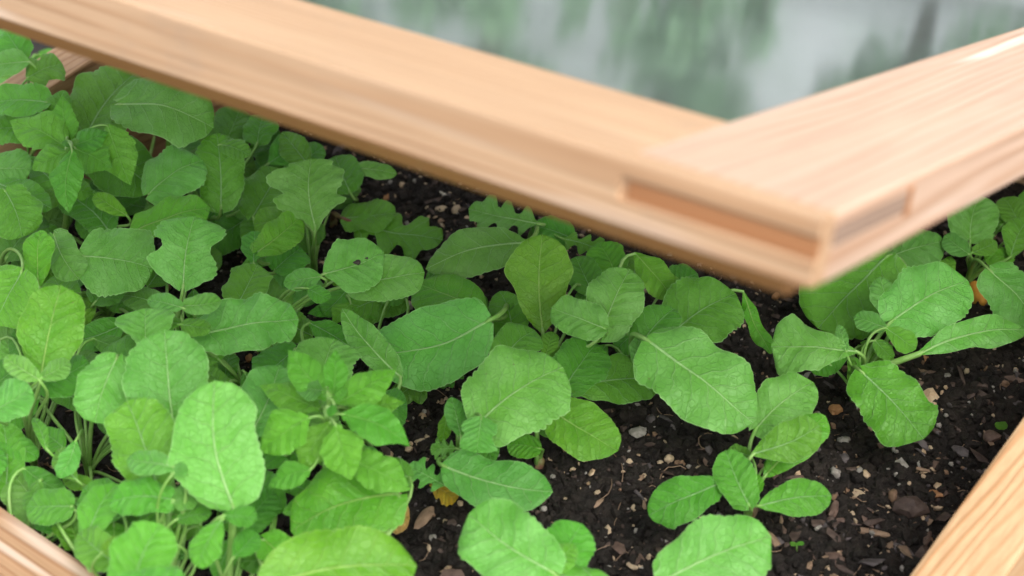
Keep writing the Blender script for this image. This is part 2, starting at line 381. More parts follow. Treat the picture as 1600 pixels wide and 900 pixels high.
def soil_mat(name, c1, c2):
    m, t, P, out = newmat(name); b = NB(t)
    co = b.n('ShaderNodeTexCoord').outputs['Object']; n = b.noise(co, 55, 5, .65); n2 = b.noise(co, 420, 4, .7)
    c = b.mix(b.mr(n, .35, .7), c1, c2); c = b.mix(b.m('MULTIPLY', b.mr(n2, .55, .75), .5), c, (.07, .055, .045))
    b.put(P.inputs['Base Color'], c); P.inputs['Roughness'].default_value = .7; P.inputs['Specular IOR Level'].default_value = .35
    b.put(P.inputs['Normal'], b.bump(b.m('ADD', n2, b.m('MULTIPLY', n, 1.5)), 1., .003)); return m
SOIL = soil_mat('dark_compost', (.012, .0092, .0075), (.034, .026, .020))
soil = link('soil', V, Fc.tolist(), SOIL, smooth=True); tag(soil, kind='structure')

# merged scatter meshes for the uncountable litter
def ico(sub):
    bm = bmesh.new(); bmesh.ops.create_icosphere(bm, subdivisions=sub, radius=1)
    v = np.array([q.co[:] for q in bm.verts]); f = np.array([[x.index for x in q.verts] for q in bm.faces]); bm.free(); return v, f
ICO1 = ico(1); ICO2 = ico(2)
def scatter_cloud(name, n, smin, smax, mats, shape=(1, 1, .7), rough=.25, base=ICO1, power=2.5, lift=.2, region=None, flat=False, seed=0):
    r = np.random.default_rng(seed); bv, bf = base; nv = len(bv)
    P_ = []
    while len(P_) < n:
        s, q = r.random()*(LB-.01)+.005, r.random()*(WB-.01)+.005
        if region and not region(s, q, r): continue
        P_.append((s, q))
    P_ = np.array(P_); x, y = bed_xy(P_[:, 0], P_[:, 1]); sz = smin+(smax-smin)*r.random(n)**power
    V = np.zeros((n, nv, 3)); J = 1+rough*(r.random((n, nv, 1))-.5)*2
    sh = np.array(shape)*(1+.35*(r.random((n, 3))-.5)*2)
    V = bv[None]*J*sh[:, None, :]*sz[:, None, None]
    # random rotation (yaw + small or full tilt)
    a = r.random(n)*6.283; ti = (r.random(n)-.5)*(.9 if flat else 2.6)
    ct, st = np.cos(ti), np.sin(ti); vy = V[..., 1]*ct[:, None]-V[..., 2]*st[:, None]; vz = V[..., 1]*st[:, None]+V[..., 2]*ct[:, None]; V[..., 1], V[..., 2] = vy, vz
    ti = (r.random(n)-.5)*(.5 if flat else 1.2); ct, st = np.cos(ti), np.sin(ti); vx = V[..., 0]*ct[:, None]+V[..., 2]*st[:, None]; vz = -V[..., 0]*st[:, None]+V[..., 2]*ct[:, None]; V[..., 0], V[..., 2] = vx, vz
    ca, sa = np.cos(a), np.sin(a); vx = V[..., 0]*ca[:, None]-V[..., 1]*sa[:, None]; vy = V[..., 0]*sa[:, None]+V[..., 1]*ca[:, None]; V[..., 0], V[..., 1] = vx, vy
    V[..., 0] += x[:, None]; V[..., 1] += y[:, None]; V[..., 2] += (soil_h(x, y)+sz*lift)[:, None]
    Fa = (bf[None]+(np.arange(n)*nv)[:, None, None]).reshape(-1, 3)
    o = link(name, V.reshape(-1, 3), Fa.tolist(), mats[0], smooth=(base is ICO2))
    for mm in mats[1:]: o.data.materials.append(mm)
    mi = np.repeat(r.integers(0, len(mats), n), len(bf)).astype(np.int32); o.data.polygons.foreach_set('material_index', mi)
    tag(o, kind='stuff'); return o
SOIL2 = soil_mat('compost_crumb_brown', (.012, .009, .0075), (.030, .022, .018))
GRIT = [simple_mat('grit_tan', (.42, .28, .17), (.55, .42, .28)), simple_mat('grit_grey', (.22, .20, .17), (.34, .31, .28)),
        simple_mat('grit_buff', (.36, .27, .18), (.5, .38, .25)), simple_mat('grit_brown', (.15, .09, .055), (.25, .15, .09)), simple_mat('grit_rust', (.33, .15, .06), (.44, .22, .1))]
BARK = [simple_mat('bark_brown', (.05, .032, .026), (.10, .068, .055), 120), simple_mat('bark_grey', (.055, .045, .045), (.12, .10, .10), 120), simple_mat('bark_red', (.09, .055, .042), (.17, .11, .085), 120),
        simple_mat('bark_pale', (.20, .13, .085), (.30, .20, .13), 120)]
scatter_cloud('soil_crumbs', 70000, .0009, .0062, [SOIL, SOIL, SOIL2], rough=.35, power=3, seed=1)
scatter_cloud('fine_grit', 10000, .0007, .0036, GRIT[1:4]+GRIT[:1]+[BARK[0], BARK[1]], rough=.25, base=ICO1, power=2.2, lift=.75, seed=2)
scatter_cloud('coarse_grit', 130, .0026, .0050, GRIT+GRIT[1:4], rough=.28, base=ICO2, power=1.6, lift=.5, seed=3)
def nearright(s, q, r): return r.random() < (.95 if (q < .22 and s < .45) else .25)
scatter_cloud('bark_fragments', 3000, .002, .0095, [BARK[0], BARK[0], BARK[1], BARK[2], BARK[0], BARK[3]], shape=(1, .42, .22), rough=.6, base=ICO1, power=2.2, lift=.45, flat=True, region=nearright, seed=4)
# fine fibres and rootlets
def tube_mesh(pts, rad, seg=6):
    pts = [Vector(p) for p in pts]; V = []; Fq = []
    n = len(pts)
    for i, p in enumerate(pts):
        d = (pts[min(i+1, n-1)]-pts[max(i-1, 0)]).normalized()
        a = d.cross(Vector((0, 0, 1)));  a = a.normalized() if a.length > 1e-4 else Vector((1, 0, 0)); c = d.cross(a).normalized()
        rr = rad[i] if hasattr(rad, '__len__') else rad
        for k in range(seg):
            th = 2*math.pi*k/seg; V.append(p + a*(math.cos(th)*rr) + c*(math.sin(th)*rr))
    for i in range(n-1):
        for k in range(seg):
            Fq.append((i*seg+k, i*seg+(k+1) % seg, (i+1)*seg+(k+1) % seg, (i+1)*seg+k))
    Fq.append(tuple(range(seg))[::-1]); Fq.append(tuple(range((n-1)*seg, n*seg)))
    return V, Fq
Vv, Ff = [], []
for i in range(240):
    x, y = bed_xy(random.random()*(LB-.1)+.04, random.random()*(WB-.1)+.04); a = random.random()*6.28; cur = random.uniform(-.5, .5); pts = []
    st = random.uniform(.002, .006)
    for k in range(7):
        pts.append((x, y, float(soil_h(x, y))+.0025+.001*random.random())); x += math.cos(a)*st; y += math.sin(a)*st; a += cur+random.uniform(-.3, .3)
    v_, f_ = tube_mesh(pts, random.uniform(.0002, .0005), 4); o_ = len(Vv); Vv += v_; Ff += [tuple(q+o_ for q in f) for f in f_]
tag(link('root_fibres', Vv, Ff, BARK[3]), kind='stuff')

# ------------------------------------------------------------------ leaves
PROF = {
 'R': [(0, .04), (.04, .24), (.12, .38), (.32, .46), (.55, .50), (.75, .465), (.88, .36), (.96, .20), (1, 0)],
 'O': [(0, .03), (.08, .14), (.25, .33), (.48, .47), (.64, .50), (.80, .44), (.92, .28), (.98, .13), (1, 0)],
 'B': [(0, .05), (.05, .28), (.18, .42), (.42, .50), (.68, .47), (.85, .35), (.95, .19), (1, 0)],
 'E': [(0, .03), (.08, .20), (.22, .40), (.42, .50), (.62, .47), (.80, .34), (.93, .17), (1, 0)],
 'M': [(0, .02), (.12, .13), (.26, .30), (.38, .44), (.44, .45), (.49, .34), (.55, .38), (.66, .49), (.76, .50), (.84, .44), (.89, .30), (.94, .27), (.98, .16), (1, 0)],
 'L': [(0, .03), (.08, .24), (.2, .42), (.34, .47), (.44, .40), (.49, .33), (.56, .37), (.68, .47), (.80, .49), (.90, .40), (.96, .24), (1, 0)],
 'J': [(0, .02), (.08, .10), (.16, .34), (.22, .40), (.27, .14), (.34, .16), (.44, .44), (.50, .48), (.55, .20), (.61, .22), (.70, .46), (.78, .46), (.83, .28), (.92, .26), (.97, .14), (1, 0)],
 'P': [(0, .03), (.10, .18), (.25, .41), (.42, .50), (.60, .46), (.78, .29), (.92, .12), (1, 0)],
 'S': [(0, .08), (.12, .30), (.32, .45), (.55, .50), (.78, .42), (.93, .23), (1, 0)],
 'T': [(0, .02), (.15, .14), (.35, .28), (.55, .40), (.75, .49), (.84, .50), (.92, .40), (.97, .22), (1, 0)],
}
TEETH = {'R': (.017, 15), 'O': (.009, 15), 'B': (.010, 16), 'E': (.013, 12), 'M': (.019, 15), 'L': (.019, 15), 'J': (.014, 12), 'P': (.034, 6.5), 'S': (.014, 8), 'T': (.012, 10)}
def pchip(xs, ctl):
    cx = np.array([c[0] for c in ctl]); cy = np.array([c[1] for c in ctl])
    h = np.diff(cx); d = np.diff(cy)/h; m = np.zeros(len(cx)); m[0] = d[0]; m[-1] = d[-1]
    for i in range(1, len(cx)-1): m[i] = 0 if d[i-1]*d[i] <= 0 else 2*d[i-1]*d[i]/(d[i-1]+d[i])
    k = np.clip(np.searchsorted(cx, xs, side='right')-1, 0, len(h)-1); t = (xs-cx[k])/h[k]
    return (2*t**3-3*t**2+1)*cy[k]+(t**3-2*t**2+t)*h[k]*m[k]+(-2*t**3+3*t**2)*cy[k+1]+(t**3-t**2)*h[k]*m[k+1]
def jitter(ctl, r, a=.045):
    out = [ctl[0]]
    for i in range(1, len(ctl)-1): out.append((float(np.clip(ctl[i][0]+r.uniform(-a, a)*.35, out[-1][0]+.012, ctl[i+1][0]-.012)), max(.03, ctl[i][1]*(1+r.uniform(-a, a)*2.2))))
    out.append(ctl[-1]); return out
LEAFN = [0]
def make_leaf(plant, kind, bx, by, tx, ty, wpx, z, hue, ny=-.50, nx=None, cur=None, fold=None, droop=None, crown=None, stalk=True, red=False, r=None, name='leaf', label=None, smat=None, srad=None):
    LEAFN[0] += 1; rs = np.random.default_rng(LEAFN[0]*13+5)
    nx = rs.uniform(-.18, .18) if nx is None else nx
    n = Vector((nx, ny+rs.uniform(-.08, .08), 1)).normalized()
    mx, my = (bx+tx)/2, (by+ty)/2
    for _ in range(30):
        Pc = at(mx, my, z); B = on_plane(bx, by, Pc, n); T = on_plane(tx, ty, Pc, n)
        if min(B.z, T.z, Pc.z) > .006: break
        z += .006
    ax = T-B; L = ax.length; ax.normalize(); sd_ = n.cross(ax).normalized()
    # real half width from the pixel width measured across the drawn midrib
    dpx = np.array([tx-bx, ty-by], float); dpx /= np.linalg.norm(dpx); pn = np.array([-dpx[1], dpx[0]])
    depth = (Pc-CAM).dot(FWD)
    def pj(v): dd = Pc+v*.01-CAM; zz = dd.dot(FWD); return np.array([800+F_PX*dd.dot(RIGHT)/zz, 450-F_PX*dd.dot(UP)/zz])
    p0 = pj(sd_*0); p1 = pj(sd_); ppm = abs((p1-p0)@pn)/.01
    W = min(wpx/max(ppm, 1), L*2.4)
    big = wpx > 45 or L > .06
    nu, nvh = (52, 12) if big else (30, 7)
    s = (1-np.cos(np.linspace(0, math.pi, nu)))/2; s = .35*s+.65*np.linspace(0, 1, nu)
    amp, nt_ = TEETH[kind]; nt_ = nt_*(L/.10)**.3
    cur = rs.uniform(-.07, .07) if cur is None else cur
    fold = rs.uniform(.02, .22) if fold is None else fold
    droop = rs.uniform(.03, .16) if droop is None else droop
    ph = rs.uniform(0, 6.28, 6); rip = rs.uniform(.018, .042)*(1.3 if kind in 'RMLT' else .8)*(1 if big else .6); rk = rs.uniform(2.0, 3.4)
    cuts = []
    wl = {}
    for sgn in (-1, 1):
        ctl = jitter(PROF[kind], rs)
        w_ = pchip(s, ctl)
        tt = (s*nt_+ph[0 if sgn < 0 else 1]/6.28) % 1.0
        if kind == 'P': tooth = tt**1.2*(1-s)*1.3
        else: tooth = 1-np.abs(2*tt-1)**2.2
        irr = .65+.5*np.sin(s*9+ph[2]+sgn)
        w_ = w_*(1+.035*np.sin(s*14+ph[4]*sgn)+.012*np.sin(s*27+ph[5]+sgn))
        w_ = w_ + amp*2*(tooth-.5)*irr*np.clip(w_*8, 0, 1)*np.clip((1-s)*9, 0, 1)*(L/max(W, 1e-4))**.0
        wl[sgn] = np.clip(w_, 0, None)
    V = []; UV = []; U2 = []
    vs = np.linspace(-1, 1, 2*nvh+1)
    vs = np.sign(vs)*np.abs(vs)**.85
    holes = None
    for i in range(nu):
        for v in vs:
            w_ = wl[-1 if v < 0 else 1][i]
            yy = v*w_*W; av = abs(v)
            fs = .09*av*av*(1-s[i])*(1 if kind in 'RML' else .3)           # lobes sweep back past the base
            xx = (s[i]-fs*(1-s[i])**3)*L
            yc = cur*L*math.sin(math.pi*s[i]) - cur*L*.0
            xf = s[i]; af = abs(yy)/L
            phv = (xf-.62*af**.85)*6.0+(.35 if yy > 0 else -.35)
            quilt = (.5-abs((phv % 1)-.5))*2
            zz = fold*abs(yy)*(1-.3*xf) - droop*L*(1.0*(xf-.38)**2*1.6) + rip*L*av*av*(math.sin(rk*6.28*xf*.8+ph[3]+(2.1 if v > 0 else 0))*min(1, w_*3)) \
                 + .007*L*quilt*min(1, af*9)*(1-av**3) + .012*L*math.sin(xf*11+ph[4])*math.sin(yy/L*9+ph[5]) - .13*abs(yy)*av*av
            Pn = B + ax*xx + sd_*(yy+yc) + n*zz
            V.append(Pn); UV.append((xf, yy/L)); U2.append((xf, v if w_ > .01 else 0))
    nv = len(vs); Fc = []
    for i in range(nu-1):
        for j in range(nv-1): Fc.append((i*nv+j, i*nv+j+1, (i+1)*nv+j+1, (i+1)*nv+j))
    mat = LM[hue]
    o = link(name, V, Fc, mat, plant, origin=V[nvh], uvs=UV, uv2=U2)
    if label: o['label'] = label
    # stalk from the crown into the base of the blade, running on as the raised midrib
    if stalk and crown is not None:
        c0 = Vector(crown); b0 = V[nvh]; hor = (b0-c0); hor.z = 0
        e = V[3*nv+nvh]-n*.0012
        dirc = (c0-b0).normalized(); d = (-ax*.6+dirc*.6+Vector((0, 0, .15))).normalized(); q1 = c0+Vector((hor.x*.15, hor.y*.15, max(.01, (b0.z-c0.z)*.65))); q2 = b0+d*min(.3*(b0-c0).length, .03)
        q2.z = max(q2.z, c0.z+.004)
        pts = [c0.lerp(c0, 0)*(1-t_)**3 + q1*3*(1-t_)**2*t_ + q2*3*(1-t_)*t_**2 + b0*t_**3 for t_ in np.linspace(0, 1, 13)]
        rr0 = srad or min(.0026, .0009+L*.014)
        rads = [rr0*(1.25-.45*t_) for t_ in np.linspace(0, 1, 13)]
        for i in range(3, int(nu*.42), 4):
            pts.append(V[i*nv+nvh]-n*(.0008)); rads.append(rr0*.45*(1-2*i/nu))
        v_, f_ = tube_mesh(pts, rads, 7)
        link('leaf_stalk', v_, f_, smat or (STALK_RED if red else STALK), o, origin=c0)
    return o, B, ax, sd_, n, L, V[nvh]

def leaf_on(plant, spec, crown, **kw):
    kind, bx, by, tx, ty, wd, zc, hue = spec[:8]; opt = dict(spec[8]) if len(spec) > 8 else {}
    opt.update(kw); lob = opt.pop('lobes', None)
    res = make_leaf(plant, kind, bx, by, tx, ty, wd, zc/100., hue, crown=crown, **opt)
    return res

CROWN_MAT = simple_mat('crown_green_red', (.16, .22, .05), (.22, .10, .07), 90, .5)
def plant(name, label, cat, cpx, cpy, leaves, group=None, red=False, height=.006, bulb=None):
    c = at(cpx, cpy, 0); c.z = float(soil_h(c.x, c.y))
    root = empty(name, c); tag(root, label, cat, group)
    # crown: short knobbly stub where the stalks meet
    v_, f_ = tube_mesh([c+Vector((0, 0, -.006)), c+Vector((0, 0, .0)), c+Vector((.001, 0, height)), c+Vector((.001, .001, height+.004))], [.0042, .0048, .0040, .0015], 9)
    link('crown', v_, f_, bulb or CROWN_MAT, root, origin=c)
    for sp in leaves: leaf_on(root, sp, c+Vector((random.uniform(-.002, .002), random.uniform(-.002, .002), height*.6)), red=red or (len(sp) > 8 and sp[8].get('red', False)))
    return root

R_ = 'radish seedlings growing in the box'
U = dict
PL = []
def P_(*a, **k): PL.append((a, k))
P_('tall radish plant by the top left corner board', 45, 335, [
  ('E', 36, 88, -14, 44, 62, 17, 'b', U(ny=-.7)), ('E', 40, 92, 8, 45, 55, 17.3, 'g', U(ny=-.6)), ('E', 45, 96, -28, 104, 42, 16.5, 'b'), ('L', 45, 120, 97, 98, 50, 16, 'g', U(ny=-.5)),
  ('R', 72, 158, -22, 158, 56, 15, 'g'), ('O', 78, 202, 100, 140, 38, 14.5, 'g', U(ny=-.9)), ('R', 75, 195, -18, 200, 54, 12.5, 'g')])
P_('radish plant with two large curling leaves against the corner board', 215, 330, [
  ('R', 135, 208, 212, 108, 112, 12.5, 'g', U(ny=-.5, fold=.3)), ('R', 186, 160, 330, 192, 98, 14.5, 'b', U(ny=-.6, cur=.07, droop=.2))])
P_('radish plant with dark upright leaves just below the lid rail at the left', 335, 375, [
  ('R', 345, 235, 375, 165, 72, 9.5, 'd'), ('R', 402, 222, 412, 175, 52, 10, 'g'), ('R', 345, 322, 338, 206, 76, 10.5, 'g', U(ny=-1.0)), ('S', 345, 225, 390, 242, 32, 12, 'g'),
  ('R', 232, 302, 314, 246, 80, 10.5, 'b', U(ny=-.6)), ('R', 300, 250, 400, 262, 60, 7, 'd'), ('O', 420, 255, 470, 215, 50, 8.5, 'g'), ('R', 450, 262, 505, 228, 42, 7.5, 'g')])
P_('radish plant with one broad bright leaf beside the upper weed', 150, 405, [
  ('R', 122, 222, 240, 292, 92, 9, 'g'), ('E', 182, 232, 152, 262, 60, 8.5, 'g'), ('R', 150, 340, 198, 250, 80, 7, 'd'), ('O', 198, 336, 146, 302, 30, 10, 'y'), ('R', 170, 360, 100, 300, 60, 7, 'g')])
P_('radish plant at the left edge above the oval yellow-green leaf', 5, 460, [
  ('R', -12, 262, 47, 262, 58, 11.5, 'b'), ('E', -5, 285, 80, 324, 52, 10.5, 'g'), ('R', 8, 298, 34, 370, 80, 11, 'g', U(ny=-.8)), ('R', 32, 425, -14, 505, 96, 11, 'g', U(ny=-.7)), ('R', 10, 400, 60, 330, 60, 6.5, 'd')])
P_('radish plant with a wide pale fan-shaped leaf right of an oval yellow-green leaf', 170, 500, [
  ('R', 212, 360, 327, 322, 56, 9, 'y', U(srad=.0022)), ('O', 60, 447, 60, 358, 48, 11.5, 'y', U(ny=-1.1)), ('R', 84, 366, 122, 434, 58, 10.2, 'b'), ('R', 130, 400, 240, 418, 112, 9.8, 'b', U(ny=-.65)), ('R', 150, 470, 205, 420, 60, 6, 'd')])
P_('radish plant whose pale notched leaf stands on a visible pinnate stalk left of centre', 285, 600, [
  ('L', 286, 445, 303, 336, 114, 13.5, 'b', U(ny=-.9)), ('S', 284, 480, 229, 466, 30, 13.3, 'b'), ('S', 284, 478, 346, 470, 32, 13.3, 'b'), ('S', 283, 505, 240, 500, 22, 12, 'g'), ('S', 283, 506, 330, 512, 30, 12, 'g'),
  ('T', 228, 546, 226, 480, 92, 12.6, 'b', U(ny=-.7)), ('R', 240, 585, 160, 545, 70, 9, 'd')])
P_('radish plant with a large pale maple-like leaf in the upper middle', 492, 445, [
  ('M', 492, 352, 486, 246, 120, 10.5, 'b', U(ny=-.8)), ('R', 470, 345, 396, 345, 62, 7.5, 'y'), ('O', 396, 410, 398, 360, 44, 8, 'g'), ('R', 404, 392, 470, 336, 52, 8.5, 'y'),
  ('R', 395, 338, 440, 262, 76, 7, 'g'), ('R', 450, 250, 400, 210, 60, 8, 'd'), ('E', 480, 255, 440, 205, 46, 9, 'g')])
P_('radish plant behind the maple-like leaf beside bare soil', 560, 330, [
  ('R', 545, 296, 523, 240, 66, 6.5, 'g'), ('O', 530, 262, 620, 268, 26, 6.5, 'b'), ('O', 520, 300, 560, 250, 34, 4, 'd')])
P_('radish seedling with a purplish stalk lying flat across the soil', 520, 342, [
  ('J', 545, 344, 692, 372, 76, 2.8, 'g', U(ny=-.25, red=True, nx=0, fold=.02, droop=.02)), ('R', 538, 340, 618, 330, 46, 3.4, 'g', U(red=True, ny=-.3))])
P_('radish plant with two pale toothed leaves, one carrying a dark dropping', 425, 545, [
  ('E', 508, 426, 600, 392, 88, 9.5, 'b', U(ny=-.7)), ('S', 500, 432, 442, 442, 34, 9, 'b'), ('S', 482, 450, 515, 466, 28, 9, 'g'), ('R', 548, 442, 662, 422, 72, 8.4, 'b', U(ny=-.6)), 
  ('R', 372, 474, 402, 412, 66, 7.5, 'g'), ('R', 440, 500, 380, 440, 70, 5.5, 'd'), ('R', 430, 420, 470, 385, 60, 6, 'g')])
P_('radish plant with a pale oblong leaf and a jagged leaf under the lid rail', 830, 380, [
  ('E', 820, 378, 664, 416, 76, 6.5, 'b', U(ny=-.55, cur=-.06, fold=.03)), ('J', 840, 348, 732, 324, 62, 6.5, 'b', U(ny=-.5)), ('O', 664, 440, 716, 376, 34, 4, 'g'), ('E', 900, 375, 830, 350, 50, 5, 'g'), ('J', 880, 372, 950, 395, 40, 5, 'g')])
P_('radish plant with a broad smooth leaf pointing left from the middle soil gap', 790, 510, [
  ('B', 764, 500, 576, 550, 126, 6.5, 'b', U(ny=-.6, cur=.10, fold=.05)), ('O', 760, 496, 650, 440, 80, 5.8, 'y', U(ny=-.2)), ('J', 728, 545, 612, 622, 66, 2.6, 'd', U(ny=-.3)), ('J', 735, 560, 680, 600, 40, 2., 'g', U(ny=-.3)), ('S', 745, 510, 770, 498, 14, 6.6, 'g')])
P_('radish seedling with one upright oval leaf and a pale double-lobed leaf', 850, 590, [
  ('O', 848, 516, 848, 365, 98, 8.5, 'y', U(ny=-1.2, nx=0, fold=.12)), ('R', 940, 523, 985, 418, 84, 9, 'b', U(ny=-.8)), ('R', 944, 512, 862, 480, 62, 8.8, 'b', U(ny=-.7)), ('R', 782, 566, 836, 512, 66, 6, 'g'),
  ('S', 853, 554, 862, 516, 30, 6, 'y'), ('R', 800, 540, 780, 450, 56, 4, 'g')])
P_('radish plant with the largest smooth drooping leaf right of centre', 985, 600, [
  ('B', 1012, 530, 1180, 655, 132, 8, 'b', U(ny=-.55, nx=.05, droop=.12, fold=.10)), ('S', 1004, 574, 1000, 519, 32, 8.3, 'b'), ('O', 990, 562, 1054, 478, 66, 6.2, 'g', U(fold=.35)), ('R', 1050, 520, 1150, 456, 108, 5.6, 'g', U(ny=-.6)),
  ('O', 1162, 455, 1206, 552, 26, 4.5, 'y', U(fold=.1)), ('O', 992, 396, 1052, 466, 50, 6.5, 'y'), ('R', 925, 455, 900, 400, 52, 5, 'g'), ('R', 960, 425, 935, 378, 56, 5.5, 'y'), ('R', 990, 450, 1000, 395, 46, 4.5, 'g'),
  ('R', 1040, 450, 1090, 425, 50, 4, 'g')])
P_('radish seedling with a rounded leaf and a wet oblong leaf low in the middle', 885, 640, [
  ('R', 882, 606, 932, 534, 84, 5.2, 'g', U(ny=-.6)), ('O', 890, 606, 1033, 590, 78, 4.2, 'g', U(ny=-.45, cur=.04))])
P_('radish seedling with a glossy oval leaf over fine roots', 842, 722, [
  ('B', 858, 638, 966, 702, 82, 4.4, 'y', U(ny=-.5)), ('R', 842, 700, 792, 694, 38, 2.6, 'y')])
P_('radish plant with a large pale heart-like leaf in the lower middle', 715, 745, [
  ('R', 748, 660, 880, 572, 142, 8.5, 'b', U(ny=-.65, nx=.0, fold=.05)), ('L', 752, 654, 745, 706, 62, 8, 'b', U(ny=-.5)), ('S', 720, 680, 706, 618, 34, 7, 'b'), ('B', 694, 728, 864, 768, 84, 5.2, 'b', U(ny=-.5, cur=-.05)),
  ('J', 694, 758, 636, 728, 50, 4.5, 'b'), ('J', 712, 700, 672, 700, 34, 5, 'b'), ('O', 700, 640, 690, 690, 22, 4.5, 'y')])
P_('radish plant with two broad leaves touching the bottom edge of the picture', 872, 985, [
  ('R', 862, 892, 732, 800, 122, 9, 'b', U(ny=-.6, cur=.05)), ('R', 868, 900, 910, 818, 86, 7, 'g', U(ny=-.7)), ('R', 935, 905, 735, 915, 50, 7, 'g'), ('E', 850, 895, 900, 850, 50, 8, 'g')])
P_('radish seedling with a ring of oval leaves on bare soil at the lower right', 1168, 812, [
  ('O', 1132, 752, 1014, 800, 78, 4.6, 'g', U(ny=-.5)), ('R', 1170, 788, 1134, 702, 62, 5.6, 'g', U(ny=-.7)), ('S', 1172, 712, 1138, 700, 24, 4.5, 'g'), ('R', 1182, 668, 1272, 594, 82, 6, 'b', U(ny=-.6)), ('O', 1178, 708, 1282, 664, 66, 7, 'g', U(ny=-.6)),
  ('O', 1196, 742, 1290, 648, 62, 5, 'y', U(ny=-.6)), ('O', 1188, 790, 1300, 774, 62, 4.2, 'g', U(ny=-.5)), ('S', 1185, 770, 1178, 738, 20, 4, 'y'), ('S', 1195, 730, 1232, 712, 26, 3.6, 'g')])
P_('radish seedling with one broad pale leaf at the bottom edge right of centre', 1080, 990, [
  ('R', 1040, 905, 1206, 836, 122, 7, 'b', U(ny=-.55, cur=.03))])
P_('radish plant with long pinnate stalks spreading four ways on the right', 1335, 628, [
  ('R', 1394, 500, 1516, 432, 108, 7.2, 'b', U(ny=-.6, cur=.03)), ('S', 1396, 498, 1375, 432, 44, 7.2, 'b'), ('S', 1384, 512, 1334, 494, 32, 6.4, 'b'), ('O', 1385, 512, 1432, 545, 36, 6.2, 'g'), ('S', 1368, 532, 1395, 560, 26, 5.4, 'g'),
  ('T', 1338, 548, 1206, 538, 88, 6.8, 'b', U(ny=-.5, droop=.1)), ('S', 1322, 548, 1312, 506, 18, 7, 'b'), ('O', 1438, 550, 1606, 508, 52, 6.2, 'b', U(ny=-.5, cur=.05, srad=.0032)),
  ('R', 1348, 582, 1444, 684, 102, 5.2, 'g', U(ny=-.45)), ('J', 1330, 590, 1355, 562, 34, 3.5, 'g'), ('S', 1328, 600, 1330, 556, 14, 4, 'y')])
P_('radish plant with a big dark veined leaf half under the lid corner', 1420, 470, [
  ('R', 1385, 400, 1278, 508, 138, 4.2, 'g', U(ny=-.5)), ('R', 1380, 402, 1476, 372, 62, 4.4, 'b'), ('R', 1330, 410, 1290, 450, 60, 3, 'd')])
P_('radish plant with a swelling orange root crown at the right edge', 1512, 440, [
  ('R', 1516, 374, 1532, 304, 84, 5.4, 'b', U(ny=-.8)), ('S', 1514, 396, 1476, 366, 34, 4.8, 'b'), ('S', 1520, 394, 1558, 376, 26, 4.8, 'g'), ('R', 1590, 345, 1568, 306, 44, 5, 'g'), ('O', 1580, 400, 1608, 340, 52, 4.6, 'g'), ('R', 1550, 424, 1630, 512, 84, 4.6, 'b', U(ny=-.5)),
  ('R', 1600, 320, 1640, 300, 44, 5, 'g'), ('S', 1550, 360, 1575, 335, 26, 4, 'g')])
P_('radish plant with an upright spotted yellow-green leaf at the left edge', 55, 735, [
  ('O', 62, 592, 92, 444, 108, 14.5, 'y', U(ny=-1.1, nx=0)), ('S', 60, 592, 6, 556, 34, 14, 'b'), ('S', 64, 590, 108, 562, 32, 14, 'b'), ('R', -10, 640, 48, 604, 62, 13, 'b'), ('R', 60, 600, 138, 565, 60, 11, 'g'), ('R', -5, 600, 40, 560, 50, 9, 'd')])
P_('radish plant with a bluish leaf beside the open soil hole at the left', 140, 745, [
  ('R', 182, 560, 148, 658, 92, 12.5, 'b', U(ny=-.6)), ('O', 118, 688, 92, 745, 34, 8, 'b'), ('E', 100, 700, 60, 670, 40, 7, 'g'), ('O', 120, 750, 90, 700, 36, 7.5, 'g'), ('S', 72, 700, 50, 650, 20, 9, 'g')])
P_('radish plant with a pale nearly round leaf near the middle of the left thicket', 390, 640, [
  ('R', 316, 522, 466, 498, 86, 10.8, 'b', U(ny=-.6)), ('R', 460, 545, 400, 590, 66, 6, 'g'), ('R', 395, 672, 436, 568, 90, 10, 'b'), ('R', 340, 560, 300, 520, 50, 7, 'g')])
P_('tall radish plant with a pale heart-shaped leaf above its leafy upright stalk', 270, 960, [
  ('R', 272, 676, 256, 515, 134, 14.0, 'b', U(ny=-1.0, nx=0)), ('R', 245, 760, 196, 625, 112, 12.2, 'g', U(ny=-.8)), ('S', 270, 728, 196, 716, 40, 13.3, 'b'), ('S', 272, 738, 292, 728, 22, 13.4, 'b'), ('R', 270, 780, 170, 782, 56, 10.8, 'g'), ('R', 272, 782, 308, 768, 40, 10.8, 'b'),
  ('S', 276, 810, 330, 800, 30, 9.7, 'g'), ('S', 275, 850, 220, 850, 24, 7.9, 'g')])
P_('radish plant with the tallest broad oval leaf near the lower left', 365, 990, [
  ('B', 364, 792, 334, 594, 146, 14.4, 'b', U(ny=-1.0, nx=0, fold=.1)), ('O', 350, 805, 402, 808, 34, 12.2, 'g'), ('O', 345, 812, 308, 885, 50, 11.5, 'g'), ('O', 365, 870, 400, 830, 40, 9.4, 'g')])
P_('radish plant with a toothed round leaf and a folded pointed leaf at the centre left', 560, 690, [
  ('R', 500, 600, 522, 528, 98, 8.5, 'b', U(ny=-.7)), ('E', 626, 588, 534, 480, 52, 7.5, 'b', U(ny=-.6, fold=.5)), ('R', 560, 600, 500, 640, 60, 5, 'd'), ('R', 590, 640, 636, 630, 60, 5, 'g')])
P_('radish plant with two huge yellow-green leaves at the bottom left of centre', 480, 1010, [
  ('R', 620, 770, 452, 826, 118, 8.5, 'y', U(ny=-.55)), ('R', 420, 912, 652, 882, 128, 11, 'y', U(ny=-.6, cur=.05)), ('R', 560, 780, 520, 740, 60, 8, 'g'), ('R', 640, 745, 560, 735, 50, 8, 'g')])
